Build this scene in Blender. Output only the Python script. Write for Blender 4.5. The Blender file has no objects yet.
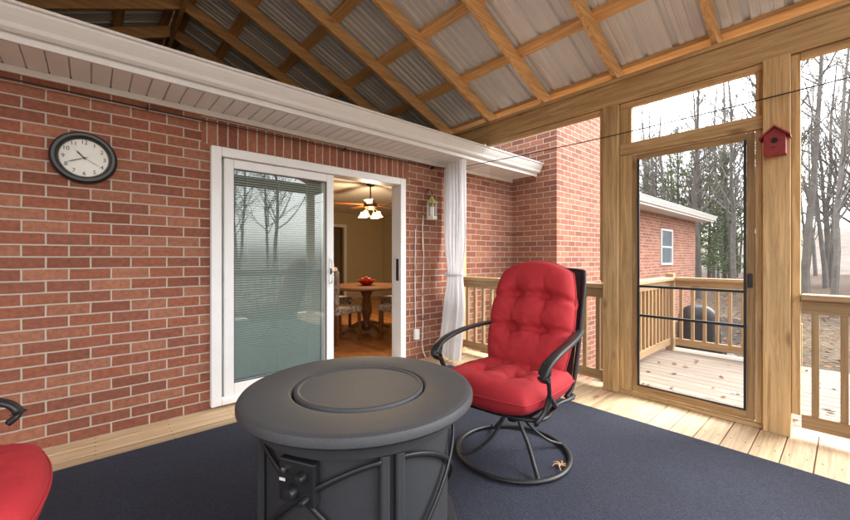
import bpy, bmesh, math, random
from mathutils import Vector, Matrix, noise
random.seed(7)
S = bpy.context.scene
S.view_settings.view_transform = 'Standard'
S.view_settings.look = 'None'
S.view_settings.exposure = 0

# ------------------------------------------------------------------ helpers
def add(o, parent=None):
    S.collection.objects.link(o)
    if parent is not None: o.parent = parent
    return o
def empty(name, loc=(0,0,0), rz=0.0, parent=None):
    o = bpy.data.objects.new(name, None); o.location = loc; o.rotation_euler = (0,0,rz)
    o.empty_display_size = .1
    return add(o, parent)
def mesh_obj(name, v, f, mat, parent=None, smooth=False, bevel=0, seg=2):
    me = bpy.data.meshes.new(name); me.from_pydata([tuple(a) for a in v], [], f); me.update()
    bm = bmesh.new(); bm.from_mesh(me); bmesh.ops.recalc_face_normals(bm, faces=bm.faces); bm.to_mesh(me); bm.free()
    if mat: me.materials.append(mat)
    if smooth:
        for p in me.polygons: p.use_smooth = True
    o = bpy.data.objects.new(name, me); add(o, parent)
    if bevel:
        m = o.modifiers.new('b','BEVEL'); m.width = bevel; m.segments = seg; m.limit_method='ANGLE'; m.angle_limit=math.radians(40)
    return o
BF = [(0,1,3,2),(4,6,7,5),(0,4,5,1),(2,3,7,6),(0,2,6,4),(1,5,7,3)]
def boxes(name, bl, mat, parent=None, bevel=0):
    v=[]; f=[]
    for (x0,x1,y0,y1,z0,z1) in bl:
        n=len(v)
        v += [(x,y,z) for x in (x0,x1) for y in (y0,y1) for z in (z0,z1)]
        f += [tuple(n+i for i in q) for q in BF]
    return mesh_obj(name, v, f, mat, parent, bevel=bevel, seg=1 if len(bl)>40 else 2)
def lathe(name, prof, mat, parent=None, loc=(0,0,0), n=48, rot=None, smooth=True, cap=True):
    v=[]; f=[]
    for (r,z) in prof:
        for i in range(n):
            a=2*math.pi*i/n; v.append(Vector((r*math.cos(a), r*math.sin(a), z)))
    for j in range(len(prof)-1):
        for i in range(n):
            f.append((j*n+i, j*n+(i+1)%n, (j+1)*n+(i+1)%n, (j+1)*n+i))
    if cap:
        f.append(tuple(range(n))); f.append(tuple((len(prof)-1)*n+i for i in range(n)))
    o = mesh_obj(name, v, f, mat, parent, smooth=smooth)
    o.location = loc
    if rot: o.rotation_euler = rot
    if smooth:
        m=o.modifiers.new('e','EDGE_SPLIT'); m.split_angle=math.radians(35)
    return o
def catmull(p, n=6, closed=False):
    p=[Vector(a) for a in p]; out=[]; L=len(p)
    rng = range(L if closed else L-1)
    for i in rng:
        if closed: p0,p1,p2,p3=p[(i-1)%L],p[i],p[(i+1)%L],p[(i+2)%L]
        else: p0,p1,p2,p3=p[max(i-1,0)],p[i],p[i+1],p[min(i+2,L-1)]
        for k in range(n):
            t=k/n
            out.append(.5*((2*p1)+(p2-p0)*t+(2*p0-5*p1+4*p2-p3)*t*t+(3*p1-p0-3*p2+p3)*t**3))
    if not closed: out.append(p[-1])
    return out
def sweep_geo(v, f, pts, w, h, ns=8, closed=False, ref=Vector((0,0,1)), power=1.0, taper=None):
    base=len(v); L=len(pts)
    for i,p in enumerate(pts):
        if closed: t=pts[(i+1)%L]-pts[(i-1)%L]
        else: t=pts[min(i+1,L-1)]-pts[max(i-1,0)]
        t.normalize()
        s=t.cross(ref)
        if s.length<1e-3: s=t.cross(Vector((0.3,1,0)))
        s.normalize(); u=s.cross(t).normalized()
        k = taper(i/(L-1)) if taper else 1
        for j in range(ns):
            a=2*math.pi*(j+.5)/ns
            c,sn=math.cos(a),math.sin(a)
            c=math.copysign(abs(c)**power,c); sn=math.copysign(abs(sn)**power,sn)
            v.append(p+s*(c*w/2*k)+u*(sn*h/2*k))
    for i in range(L if closed else L-1):
        i2=(i+1)%L
        for j in range(ns):
            f.append((base+i*ns+j, base+i*ns+(j+1)%ns, base+i2*ns+(j+1)%ns, base+i2*ns+j))
    if not closed:
        f.append(tuple(base+j for j in range(ns))); f.append(tuple(base+(L-1)*ns+j for j in range(ns)))
def sweep(name, paths, w, h, mat, parent=None, n=6, closed=False, ns=8, power=1.0, ref=(0,0,1)):
    v=[]; f=[]
    for p in paths: sweep_geo(v,f,catmull(p,n,closed),w,h,ns,closed,Vector(ref),power)
    return mesh_obj(name, v, f, mat, parent, smooth=True)

# ------------------------------------------------------------------ materials
def newmat(name):
    m=bpy.data.materials.new(name); m.use_nodes=True
    nt=m.node_tree; b=nt.nodes['Principled BSDF']
    return m, nt, b
def N(nt, t, **kw):
    n=nt.nodes.new(t)
    for k,v in kw.items():
        if k in n.inputs: n.inputs[k].default_value=v
        else: setattr(n,k,v)
    return n
def c4(c,k=1): return (min(c[0]*k,1),min(c[1]*k,1),min(c[2]*k,1),1)
def M(name, col, rough=.6, metal=0, var=.15, ns=20, bump=0, stretch=(1,1,1), island=0, col2=None, detail=5, bd=.01, patch=0):
    m,nt,b=newmat(name); L=nt.links.new
    tc=N(nt,'ShaderNodeTexCoord'); mp=N(nt,'ShaderNodeMapping'); mp.inputs['Scale'].default_value=stretch
    L(tc.outputs['Object'],mp.inputs['Vector'])
    no=N(nt,'ShaderNodeTexNoise',Scale=ns,Detail=detail,Roughness=.6); L(mp.outputs[0],no.inputs['Vector'])
    cr=N(nt,'ShaderNodeValToRGB'); cr.color_ramp.elements[0].position=.3; cr.color_ramp.elements[1].position=.7
    cr.color_ramp.elements[0].color=c4(col2 if col2 else col,1-(0 if col2 else var)); cr.color_ramp.elements[1].color=c4(col,1+(0 if col2 else var))
    L(no.outputs['Fac'],cr.inputs[0])
    out=cr.outputs[0]
    if island:
        ge=N(nt,'ShaderNodeNewGeometry')
        mr=N(nt,'ShaderNodeMapRange'); mr.inputs['To Min'].default_value=1-island; mr.inputs['To Max'].default_value=1+island
        L(ge.outputs['Random Per Island'],mr.inputs[0])
        vm=N(nt,'ShaderNodeVectorMath',operation='MULTIPLY_ADD')
        L(mp.outputs[0],vm.inputs[0]); vm.inputs[1].default_value=(1,1,1)
        cm=N(nt,'ShaderNodeVectorMath',operation='SCALE'); cm.inputs[0].default_value=(37,53,71); L(ge.outputs['Random Per Island'],cm.inputs['Scale'])
        L(cm.outputs[0],vm.inputs[2]); L(vm.outputs[0],no.inputs['Vector'])
        hs=N(nt,'ShaderNodeHueSaturation'); L(out,hs.inputs['Color']); L(mr.outputs[0],hs.inputs['Value']); out=hs.outputs[0]
    if patch:
        n2=N(nt,'ShaderNodeTexNoise',Scale=1.7,Detail=5,Roughness=.65); L(tc.outputs['Object'],n2.inputs['Vector'])
        r2=N(nt,'ShaderNodeMapRange'); r2.inputs['From Min'].default_value=.3; r2.inputs['From Max'].default_value=.7
        r2.inputs['To Min'].default_value=1-patch; r2.inputs['To Max'].default_value=1+patch; L(n2.outputs['Fac'],r2.inputs[0])
        h2=N(nt,'ShaderNodeHueSaturation'); L(out,h2.inputs['Color']); L(r2.outputs[0],h2.inputs['Value']); out=h2.outputs[0]
    L(out,b.inputs['Base Color'])
    b.inputs['Roughness'].default_value=rough; b.inputs['Metallic'].default_value=metal
    if bump:
        bp=N(nt,'ShaderNodeBump',Strength=bump,Distance=bd); L(no.outputs['Fac'],bp.inputs['Height']); L(bp.outputs[0],b.inputs['Normal'])
    return m
def wood(name, col, axis, island=.12, dark=.58, rough=.65, knots=True):
    m,nt,b=newmat(name); L=nt.links.new
    tc=N(nt,'ShaderNodeTexCoord'); ge=N(nt,'ShaderNodeNewGeometry')
    cm=N(nt,'ShaderNodeVectorMath',operation='SCALE'); cm.inputs[0].default_value=(37,53,71); L(ge.outputs['Random Per Island'],cm.inputs['Scale'])
    ad=N(nt,'ShaderNodeVectorMath',operation='ADD'); L(tc.outputs['Object'],ad.inputs[0]); L(cm.outputs[0],ad.inputs[1])
    st=[16,16,16]; st['xyz'.index(axis)]=.8
    mp=N(nt,'ShaderNodeMapping'); mp.inputs['Scale'].default_value=st; L(ad.outputs[0],mp.inputs['Vector'])
    no=N(nt,'ShaderNodeTexNoise',Scale=2.2,Detail=5,Roughness=.7,Distortion=.8); L(mp.outputs[0],no.inputs['Vector'])
    cr=N(nt,'ShaderNodeValToRGB'); e=cr.color_ramp.elements
    e[0].position=.34; e[1].position=.66; e[0].color=(col[0]*dark,col[1]*dark*.9,col[2]*dark*.8,1); e[1].color=c4(col,1.12)
    L(no.outputs['Fac'],cr.inputs[0]); out=cr.outputs[0]
    if knots:
        sk=[4.5,4.5,4.5]; sk['xyz'.index(axis)]=1.8
        mk=N(nt,'ShaderNodeMapping'); mk.inputs['Scale'].default_value=sk; L(ad.outputs[0],mk.inputs['Vector'])
        vo=N(nt,'ShaderNodeTexVoronoi',Scale=1.0); L(mk.outputs[0],vo.inputs['Vector'])
        kr=N(nt,'ShaderNodeMapRange'); kr.inputs['From Min'].default_value=.05; kr.inputs['From Max'].default_value=.13
        kr.inputs['To Min'].default_value=.8; kr.inputs['To Max'].default_value=0
        L(vo.outputs['Distance'],kr.inputs[0])
        mx=N(nt,'ShaderNodeMixRGB'); mx.inputs[2].default_value=(col[0]*.38,col[1]*.27,col[2]*.2,1)
        L(kr.outputs[0],mx.inputs[0]); L(out,mx.inputs[1]); out=mx.outputs[0]
    mr=N(nt,'ShaderNodeMapRange'); mr.inputs['To Min'].default_value=1-island; mr.inputs['To Max'].default_value=1+island
    L(ge.outputs['Random Per Island'],mr.inputs[0])
    hs=N(nt,'ShaderNodeHueSaturation'); L(out,hs.inputs['Color']); L(mr.outputs[0],hs.inputs['Value'])
    L(hs.outputs[0],b.inputs['Base Color']); b.inputs['Roughness'].default_value=rough
    bp=N(nt,'ShaderNodeBump',Strength=.3,Distance=.004); L(no.outputs['Fac'],bp.inputs['Height']); L(bp.outputs[0],b.inputs['Normal'])
    return m
def brick_mat(name, vertical=False):
    m,nt,b=newmat(name); L=nt.links.new
    tc=N(nt,'ShaderNodeTexCoord'); sp=N(nt,'ShaderNodeSeparateXYZ'); L(tc.outputs['Object'],sp.inputs[0])
    a1=N(nt,'ShaderNodeMath',operation='ADD'); L(sp.outputs[0],a1.inputs[0]); L(sp.outputs[1],a1.inputs[1])
    cb=N(nt,'ShaderNodeCombineXYZ')
    zz=N(nt,'ShaderNodeMath',operation='ADD'); zz.inputs[1].default_value=.0 if not vertical else -.196; L(sp.outputs[2],zz.inputs[0])
    if vertical: L(zz.outputs[0],cb.inputs[0]); L(a1.outputs[0],cb.inputs[1])
    else: L(a1.outputs[0],cb.inputs[0]); L(zz.outputs[0],cb.inputs[1])
    nw=N(nt,'ShaderNodeTexNoise',Scale=9,Detail=2); L(cb.outputs[0],nw.inputs['Vector'])
    sc=N(nt,'ShaderNodeVectorMath',operation='SCALE'); sc.inputs['Scale'].default_value=.006; L(nw.outputs['Color'],sc.inputs[0])
    ad=N(nt,'ShaderNodeVectorMath',operation='ADD'); L(cb.outputs[0],ad.inputs[0]); L(sc.outputs[0],ad.inputs[1])
    br=N(nt,'ShaderNodeTexBrick',Scale=1.0); br.offset=.5 if not vertical else 0.0
    br.inputs['Brick Width'].default_value=.214; br.inputs['Row Height'].default_value=.0765
    br.inputs['Mortar Size'].default_value=.0055; br.inputs['Mortar Smooth'].default_value=.25; br.inputs['Bias'].default_value=0
    br.inputs['Color1'].default_value=(0,0,0,1); br.inputs['Color2'].default_value=(1,1,1,1); br.inputs['Mortar'].default_value=(.5,.5,.5,1)
    L(ad.outputs[0],br.inputs['Vector'])
    cr=N(nt,'ShaderNodeValToRGB'); e=cr.color_ramp.elements
    e[0].color=(.21,.068,.036,1); e[1].color=(.36,.140,.078,1)
    x=e.new(.5); x.color=(.29,.095,.050,1); x=e.new(.8); x.color=(.32,.130,.075,1); x=e.new(.15); x.color=(.24,.082,.05,1)
    L(br.outputs['Color'],cr.inputs[0])
    n2=N(nt,'ShaderNodeTexNoise',Scale=34,Detail=5,Roughness=.7); L(cb.outputs[0],n2.inputs['Vector'])
    r2=N(nt,'ShaderNodeMapRange'); r2.inputs['From Min'].default_value=.25; r2.inputs['From Max'].default_value=.75; r2.inputs['To Min'].default_value=.66; r2.inputs['To Max'].default_value=1.36
    L(n2.outputs['Fac'],r2.inputs[0])
    n3=N(nt,'ShaderNodeTexNoise',Scale=1.3,Detail=3); L(cb.outputs[0],n3.inputs['Vector'])
    r3=N(nt,'ShaderNodeMapRange'); r3.inputs['From Min'].default_value=.3; r3.inputs['From Max'].default_value=.7; r3.inputs['To Min'].default_value=.86; r3.inputs['To Max'].default_value=1.12
    L(n3.outputs['Fac'],r3.inputs[0])
    mm=N(nt,'ShaderNodeMath',operation='MULTIPLY'); L(r2.outputs[0],mm.inputs[0]); L(r3.outputs[0],mm.inputs[1])
    hs=N(nt,'ShaderNodeHueSaturation'); L(cr.outputs[0],hs.inputs['Color']); L(mm.outputs[0],hs.inputs['Value'])
    mx=N(nt,'ShaderNodeMixRGB'); mx.inputs[2].default_value=(.50,.43,.355,1); L(br.outputs['Fac'],mx.inputs[0]); L(hs.outputs[0],mx.inputs[1])
    L(mx.outputs[0],b.inputs['Base Color']); b.inputs['Roughness'].default_value=.85
    h=N(nt,'ShaderNodeMath',operation='MULTIPLY_ADD'); h.inputs[1].default_value=-1; L(br.outputs['Fac'],h.inputs[0])
    n4=N(nt,'ShaderNodeMath',operation='MULTIPLY'); n4.inputs[1].default_value=.35; L(n2.outputs['Fac'],n4.inputs[0]); L(n4.outputs[0],h.inputs[2])
    bp=N(nt,'ShaderNodeBump',Strength=.9,Distance=.008); L(h.outputs[0],bp.inputs['Height']); L(bp.outputs[0],b.inputs['Normal'])
    return m
def glass_mat(name, tint=(.9,.95,.93), refl=1.0):
    m=bpy.data.materials.new(name); m.use_nodes=True; nt=m.node_tree; nt.nodes.clear(); L=nt.links.new
    o=N(nt,'ShaderNodeOutputMaterial'); t=N(nt,'ShaderNodeBsdfTransparent'); t.inputs[0].default_value=(*tint,1)
    g=N(nt,'ShaderNodeBsdfGlossy'); g.inputs['Roughness'].default_value=.01
    fr=N(nt,'ShaderNodeFresnel'); fr.inputs[0].default_value=1.5
    mu=N(nt,'ShaderNodeMath',operation='MULTIPLY'); mu.inputs[1].default_value=refl; mu.use_clamp=True
    mx=N(nt,'ShaderNodeMixShader'); L(fr.outputs[0],mu.inputs[0]); L(mu.outputs[0],mx.inputs[0]); L(t.outputs[0],mx.inputs[1]); L(g.outputs[0],mx.inputs[2]); L(mx.outputs[0],o.inputs[0])
    return m
def screen_mat(name, op=.14):
    m=bpy.data.materials.new(name); m.use_nodes=True; nt=m.node_tree; nt.nodes.clear(); L=nt.links.new
    o=N(nt,'ShaderNodeOutputMaterial'); t=N(nt,'ShaderNodeBsdfTransparent'); d=N(nt,'ShaderNodeBsdfDiffuse'); d.inputs[0].default_value=(.25,.25,.26,1)
    mx=N(nt,'ShaderNodeMixShader'); mx.inputs[0].default_value=op; L(t.outputs[0],mx.inputs[1]); L(d.outputs[0],mx.inputs[2]); L(mx.outputs[0],o.inputs[0])
    return m
def cloth_mat(name, col):
    m=bpy.data.materials.new(name); m.use_nodes=True; nt=m.node_tree; nt.nodes.clear(); L=nt.links.new
    o=N(nt,'ShaderNodeOutputMaterial'); d=N(nt,'ShaderNodeBsdfDiffuse'); t=N(nt,'ShaderNodeBsdfTranslucent')
    tc=N(nt,'ShaderNodeTexCoord'); no=N(nt,'ShaderNodeTexNoise',Scale=5,Detail=5); L(tc.outputs['Object'],no.inputs['Vector'])
    cr=N(nt,'ShaderNodeValToRGB'); cr.color_ramp.elements[0].color=c4(col,.95); cr.color_ramp.elements[1].color=c4(col,1.03); L(no.outputs['Fac'],cr.inputs[0])
    L(cr.outputs[0],d.inputs[0]); L(cr.outputs[0],t.inputs[0])
    mx=N(nt,'ShaderNodeMixShader'); mx.inputs[0].default_value=.42; L(d.outputs[0],mx.inputs[1]); L(t.outputs[0],mx.inputs[2]); L(mx.outputs[0],o.inputs[0])
    return m

BRICK=brick_mat('brick'); BRICKV=brick_mat('brick_soldier',True)
POST={a:wood('post_wood_'+a,(.66,.45,.22),a) for a in 'xyz'}
RAFT={a:wood('rafter_wood_'+a,(.84,.53,.25),a,island=.15,dark=.68) for a in 'xyz'}
DECKX=wood('deck_wood_x',(.60,.45,.28),'x',island=.15,dark=.68)
DECKY=wood('deck_wood_y',(.25,.21,.165),'y',island=.16,dark=.66)
RAILW={a:wood('rail_wood_'+a,(.40,.27,.14),a,island=.1,dark=.66) for a in 'xyz'}
WHITE=M('white_vinyl',(.82,.82,.81),.4,var=.03,ns=6)
SOFF=M('white_soffit',(.86,.86,.86),.5,var=.03,ns=4)
METAL=M('galvanised_roof',(.78,.82,.87),.40,metal=.1,var=.06,ns=3,stretch=(.4,3,1))
BLACK=M('black_metal',(.022,.022,.024),.42,metal=.2,var=.2,ns=60,bump=.1,bd=.002)
TABLE=M('table_grey',(.056,.058,.064),.60,metal=0,var=.20,ns=160,bump=.35,bd=.0015,patch=.10)
TABLE2=M('table_panel',(.036,.038,.043),.55,metal=0,var=.12,ns=80,bump=.1,bd=.001)
RED=M('red_fabric',(.42,.020,.028),.85,var=.12,ns=220,bump=.35,bd=.0012,patch=.08)
RUG=M('navy_rug',(.036,.043,.068),.97,ns=130,bump=1,bd=.006,col2=(.009,.011,.022),patch=.16,detail=7)
CLOTH=cloth_mat('white_cloth',(.86,.86,.87))
DARK=M('dark_void',(.02,.02,.02),.9)
GLASS=glass_mat('door_glass',(.93,.97,.95),refl=1.7)
SCREEN=screen_mat('insect_screen',.12)

# ------------------------------------------------------------------ camera
cam=bpy.data.cameras.new('camera'); co=bpy.data.objects.new('camera',cam); add(co)
co.location=(0,-3.4,1.22); co.rotation_euler=(math.radians(90),0,math.radians(-41.6))
cam.sensor_width=36; cam.lens=15.92; cam.shift_y=-.0035; cam.clip_start=.05; cam.clip_end=2000
S.camera=co

# ------------------------------------------------------------------ sky and sun
EL,AZ=math.radians(48),math.radians(118)
w=bpy.data.worlds.new('World'); S.world=w; w.use_nodes=True; nt=w.node_tree; L=nt.links.new
bg=nt.nodes['Background']; sky=N(nt,'ShaderNodeTexSky'); sky.sky_type='NISHITA'; sky.sun_disc=False; sky.sun_elevation=EL; sky.sun_rotation=AZ
sky.dust_density=4; sky.air_density=1.2
hs=N(nt,'ShaderNodeHueSaturation'); hs.inputs['Saturation'].default_value=.16; hs.inputs['Value'].default_value=6.9
L(sky.outputs[0],hs.inputs['Color']); L(hs.outputs[0],bg.inputs['Color']); bg.inputs['Strength'].default_value=.15
sl=bpy.data.lights.new('sun','SUN'); sl.energy=.7; sl.angle=math.radians(16); sl.color=(1,.96,.9)
so=bpy.data.objects.new('sun',sl); add(so)
sd=Vector((math.sin(AZ)*math.cos(EL),math.cos(AZ)*math.cos(EL),math.sin(EL)))
so.rotation_euler=(-sd).to_track_quat('-Z','Y').to_euler()

# ------------------------------------------------------------------ ground
G=-.70
def ground():
    m,nt,b=newmat('winter_grass'); L=nt.links.new
    tc=N(nt,'ShaderNodeTexCoord')
    n1=N(nt,'ShaderNodeTexNoise',Scale=.22,Detail=6,Roughness=.6); n2=N(nt,'ShaderNodeTexNoise',Scale=9,Detail=8,Roughness=.75)
    L(tc.outputs['Object'],n1.inputs['Vector']); L(tc.outputs['Object'],n2.inputs['Vector'])
    a=N(nt,'ShaderNodeValToRGB'); e=a.color_ramp.elements; e[0].position=.38; e[1].position=.62
    e[0].color=(.095,.068,.042,1); e[1].color=(.21,.17,.11,1); L(n1.outputs['Fac'],a.inputs[0])
    sp=N(nt,'ShaderNodeSeparateXYZ'); L(tc.outputs['Object'],sp.inputs[0])
    fx=N(nt,'ShaderNodeMath',operation='MULTIPLY_ADD'); fx.inputs[1].default_value=6; L(n1.outputs['Fac'],fx.inputs[0]); L(sp.outputs[0],fx.inputs[2])
    mr=N(nt,'ShaderNodeMapRange'); mr.inputs['From Min'].default_value=18; mr.inputs['From Max'].default_value=23; L(fx.outputs[0],mr.inputs[0])
    m0=N(nt,'ShaderNodeMixRGB'); m0.inputs[2].default_value=(.115,.078,.050,1); L(mr.outputs[0],m0.inputs[0]); L(a.outputs[0],m0.inputs[1])
    c=N(nt,'ShaderNodeValToRGB'); e=c.color_ramp.elements; e[0].position=.35; e[1].position=.7; e[0].color=(.35,.3,.25,1); e[1].color=(1.15,1.12,1.1,1)
    L(n2.outputs['Fac'],c.inputs[0])
    mx=N(nt,'ShaderNodeMixRGB',blend_type='MULTIPLY'); mx.inputs[0].default_value=1; L(m0.outputs[0],mx.inputs[1]); L(c.outputs[0],mx.inputs[2])
    L(mx.outputs[0],b.inputs['Base Color']); b.inputs['Roughness'].default_value=1
    bp=N(nt,'ShaderNodeBump',Strength=1,Distance=.05); L(n2.outputs['Fac'],bp.inputs['Height']); L(bp.outputs[0],b.inputs['Normal'])
    mesh_obj('ground',[(-600,-600,G),(900,-600,G),(900,600,G),(-600,600,G)],[(0,1,2,3)],m)
ground()
def leaves(name, n, xr, yr, z, size, parent=None):
    v=[];f=[]
    for i in range(n):
        x=random.uniform(*xr); y=random.uniform(*yr); a=random.uniform(0,6.28); s=size*random.uniform(.6,1.3)
        c,sn=math.cos(a)*s,math.sin(a)*s; k=len(v)
        v+=[(x-c,y-sn,z+random.uniform(.004,.02)),(x+sn*.6,y-c*.6,z+random.uniform(.004,.03)),(x+c,y+sn,z+random.uniform(.004,.02)),(x-sn*.6,y+c*.6,z+.006)]
        f.append((k,k+1,k+2,k+3))
    return mesh_obj(name,v,f,M(name+'_mat',(.17,.085,.04),.9,var=.3,ns=2,island=.5),parent)
leaves('fallen_leaves',12000,(6.3,26),(-12,6),G,.055)

# ------------------------------------------------------------------ house
house=empty('brick_house')
DX0,DX1,DZ0,DZ1=.712,2.69,.02,2.11
HX0,HX1=-9,15.1
boxes('brick_wall',[(HX0,DX0,0,.12,G,2.42),(DX1,HX1-.001,0,.12,G,2.42),(DX0,DX1,0,.12,DZ1,2.42),(DX0,DX1,0,.12,G,DZ0)],BRICK,house)
boxes('end_wall',[(HX1-.12,HX1,.121,9,G,2.42),(HX0,HX0+.12,.121,9,G,2.42),(HX0+.13,HX1-.13,8.88,9,G,2.42)],BRICK,house)
boxes('soldier_course',[(DX0-.06,DX1+.06,-.004,.05,DZ1+.012,DZ1+.226)],BRICKV,house)
shing=M('shingles',(.10,.095,.09),.9,var=.3,ns=8,bump=.5,stretch=(3,1,1))
zr=2.56+.35*5.2
mesh_obj('roof',[(HX0-.4,-.47,2.55),(HX1+.4,-.47,2.55),(HX1+.4,4.7,zr),(HX0-.4,4.7,zr),(HX0-.4,9.8,2.55),(HX1+.4,9.8,2.55),
   (HX0-.4,-.47,2.52),(HX1+.4,-.47,2.52),(HX1+.4,9.8,2.52),(HX0-.4,9.8,2.52)],
   [(0,1,2,3),(3,2,5,4),(6,7,8,9)],shing,house)
mesh_obj('gable_end',[(HX1-.05,0,2.42),(HX1-.05,9,2.42),(HX1-.05,4.7,zr-.1)],[(0,1,2)],WHITE,house)
def eave(x0,x1,tag):
    n=int((x1-x0)/.10); bl=[]
    for i in range(n):
        a=x0+i*.10; bl.append((a+.003,a+.097,-.40,-.001,2.388,2.40))
    bl.append((x0,x1,-.40,0,2.402,2.42))
    boxes('soffit_'+tag,bl,SOFF,house,bevel=.004)
    boxes('fascia_'+tag,[(x0,x1,-.425,-.402,2.375,2.55)],WHITE,house)
    prof=[(-.427,2.42),(-.455,2.415),(-.475,2.43),(-.480,2.455),(-.500,2.485),(-.515,2.515),(-.517,2.530),(-.535,2.533),(-.537,2.548),(-.520,2.552),(-.510,2.545),(-.505,2.52),(-.427,2.46)]
    v=[(x0,y,z) for y,z in prof]+[(x1,y,z) for y,z in prof]; k=len(prof)
    f=[(i,(i+1)%k,k+(i+1)%k,k+i) for i in range(k)]+[tuple(range(k)),tuple(range(k,2*k))]
    mesh_obj('gutter_'+tag,v,f,WHITE,house,bevel=.002)
    boxes('drip_edge_'+tag,[(x0,x1,-.47,-.427,2.553,2.558)],WHITE,house)
eave(HX0,3.50,'porch'); eave(3.78,4.80,'mid'); eave(6.42,HX1+.4,'wing')
eave(3.502,3.778,'link')
boxes('frieze',[(HX0,4.78,-.018,-.002,2.345,2.387)],WHITE,house)
boxes('chimney',[(4.80,6.40,-.73,-.002,G,6.2),(4.74,6.46,-.79,.05,6.2,6.35)],BRICK,house)
boxes('chimney_upper',[(4.80,6.40,.0,.4,2.6,6.2)],BRICK,house)
def window(x0,x1,z0,z1):
    w_=.05; y0,y1=-.03,.03
    boxes('window_frame',[(x0,x0+w_,y0,y1,z0,z1),(x1-w_,x1,y0,y1,z0,z1),(x0+w_,x1-w_,y0,y1,z0,z0+w_),(x0+w_,x1-w_,y0,y1,z1-w_,z1),(x0+w_,x1-w_,y0+.01,y1,(z0+z1)/2-.02,(z0+z1)/2+.02)],WHITE,house,bevel=.004)
    boxes('window_glass',[(x0+w_,x1-w_,-.006,-.002,z0+w_,z1-w_)],M('win_dark',(.12,.15,.17),.08,var=.2,ns=3),house)
window(11.6,12.6,1.0,2.0); window(7.8,8.8,1.0,2.0)

# ---- sliding glass door
y0,y1=-.045,.13
boxes('door_frame',[(DX0,DX0+.075,y0,y1,DZ0,DZ1),(DX1-.075,DX1,y0,y1,DZ0,DZ1),(DX0+.075,DX1-.075,y0,y1,DZ1-.075,DZ1),(DX0+.075,DX1-.075,y0,y1,DZ0,DZ0+.045)],WHITE,house,bevel=.006)
boxes('door_track',[(DX0+.076,DX1-.076,-.02,-.012,DZ0+.045,DZ0+.062),(DX0+.076,DX1-.076,.04,.048,DZ0+.045,DZ0+.062)],WHITE,house)
def panel(tag,x0,x1,ya,yb,sw=.075,rb=.10):
    z0,z1=DZ0+.05,DZ1-.078
    boxes('door_panel_'+tag,[(x0,x0+sw,ya,yb,z0,z1),(x1-sw,x1,ya,yb,z0,z1),(x0+sw,x1-sw,ya,yb,z0,z0+rb),(x0+sw,x1-sw,ya,yb,z1-sw,z1)],WHITE,house,bevel=.006)
    return (x0+sw,x1-sw,z0+rb,z1-sw)
gx0,gx1,gz0,gz1=panel('fixed',DX0+.078,1.775,.055,.095)
panel('sliding',DX0+.10,1.80,-.01,.03)
boxes('door_gasket',[(gx0+.0215,gx0+.028,-.004,.007,gz0+.001,gz1-.001),(gx1+.018,gx1+.0245,-.004,.007,gz0+.001,gz1-.001),(gx0+.029,gx1+.017,-.004,.007,gz1-.008,gz1-.001),(gx0+.029,gx1+.017,-.004,.007,gz0+.001,gz0+.008)],M('grey_gasket',(.10,.10,.10),.7),house)
boxes('door_glass_pane',[(gx0+.02,gx1-.001,.008,.012,gz0+.001,gz1-.001)],GLASS,house)
z=gz0+.01; v=[];f=[]
while z<gz1-.01:
    k=len(v); v+=[(gx0+.01,.064,z),(gx1-.005,.064,z),(gx1-.005,.080,z+.016),(gx0+.01,.080,z+.016)]; f.append((k,k+1,k+2,k+3)); z+=.021
mesh_obj('door_blinds',v,f,M('blind_slat',(.60,.63,.61),.5,var=.03),house)
boxes('door_blind_cords',[(x_,x_+.003,.061,.063,gz0,gz1) for x_ in (gx0+.15,gx0+.42,gx1-.15)],WHITE,house)
boxes('door_blind_backing',[(gx0,gx1,.088,.092,gz0,gz1)],M('blind_back',(.20,.22,.21),.6,var=.05),house)
hx=1.765
sweep('door_handle',[[(hx,-.012,1.20),(hx,-.05,1.17),(hx,-.055,1.08),(hx,-.05,.99),(hx,-.012,.96)]],.022,.016,WHITE,house)
boxes('door_latch',[(hx-.018,hx+.018,-.016,-.0105,.93,1.23)],WHITE,house,bevel=.003)
boxes('door_lock',[(hx-.008,hx+.008,-.03,-.0165,1.05,1.11)],BLACK,house,bevel=.003)
boxes('door_keeper',[(DX1-.088,DX1-.0755,-.005,.03,.95,1.2)],BLACK,house,bevel=.002)
# ---- room interior
WALLI=M('room_paint',(.50,.42,.27),.8,var=.04,ns=3); CEIL=M('room_ceiling',(.7,.68,.62),.9,var=.03)
FLI=wood('room_floor_wood',(.50,.21,.07),'y',island=.15,dark=.7,rough=.22,knots=False)
RX0,RX1,RY1=-.5,6.6,6.0
boxes('room_walls',[(RX0-.1,RX0,.121,RY1,0,2.45),(RX1,RX1+.1,.121,RY1,0,2.45),(RX0-.1,4.3,RY1,RY1+.1,0,2.45),(5.3,RX1+.1,RY1,RY1+.1,0,2.45),(RX0,DX0,.122,.16,0,2.45),(DX1,RX1,.122,.16,0,2.45),(DX0,DX1,.135,.16,DZ1,2.45),(4.3,5.3,RY1,RY1+.1,2.05,2.45)],WALLI,house)
boxes('room_ceiling',[(RX0,RX1,.121,RY1+2,2.451,2.50)],CEIL,house)
boxes('room_hall',[(4.0,4.1,RY1+.1,RY1+2,0,2.45),(5.5,5.6,RY1+.1,RY1+2,0,2.45),(4.0,5.6,RY1+2,RY1+2.1,0,2.45)],WALLI,house)
bl=[];x=RX0
while x<RX1: bl.append((x,x+.098,.131,RY1+2,0,.04)); x+=.1
boxes('room_floor',bl,FLI,house)
boxes('room_baseboard',[(RX0+.0,4.2,RY1-.02,RY1-.001,.041,.13)],WHITE,house)
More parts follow.
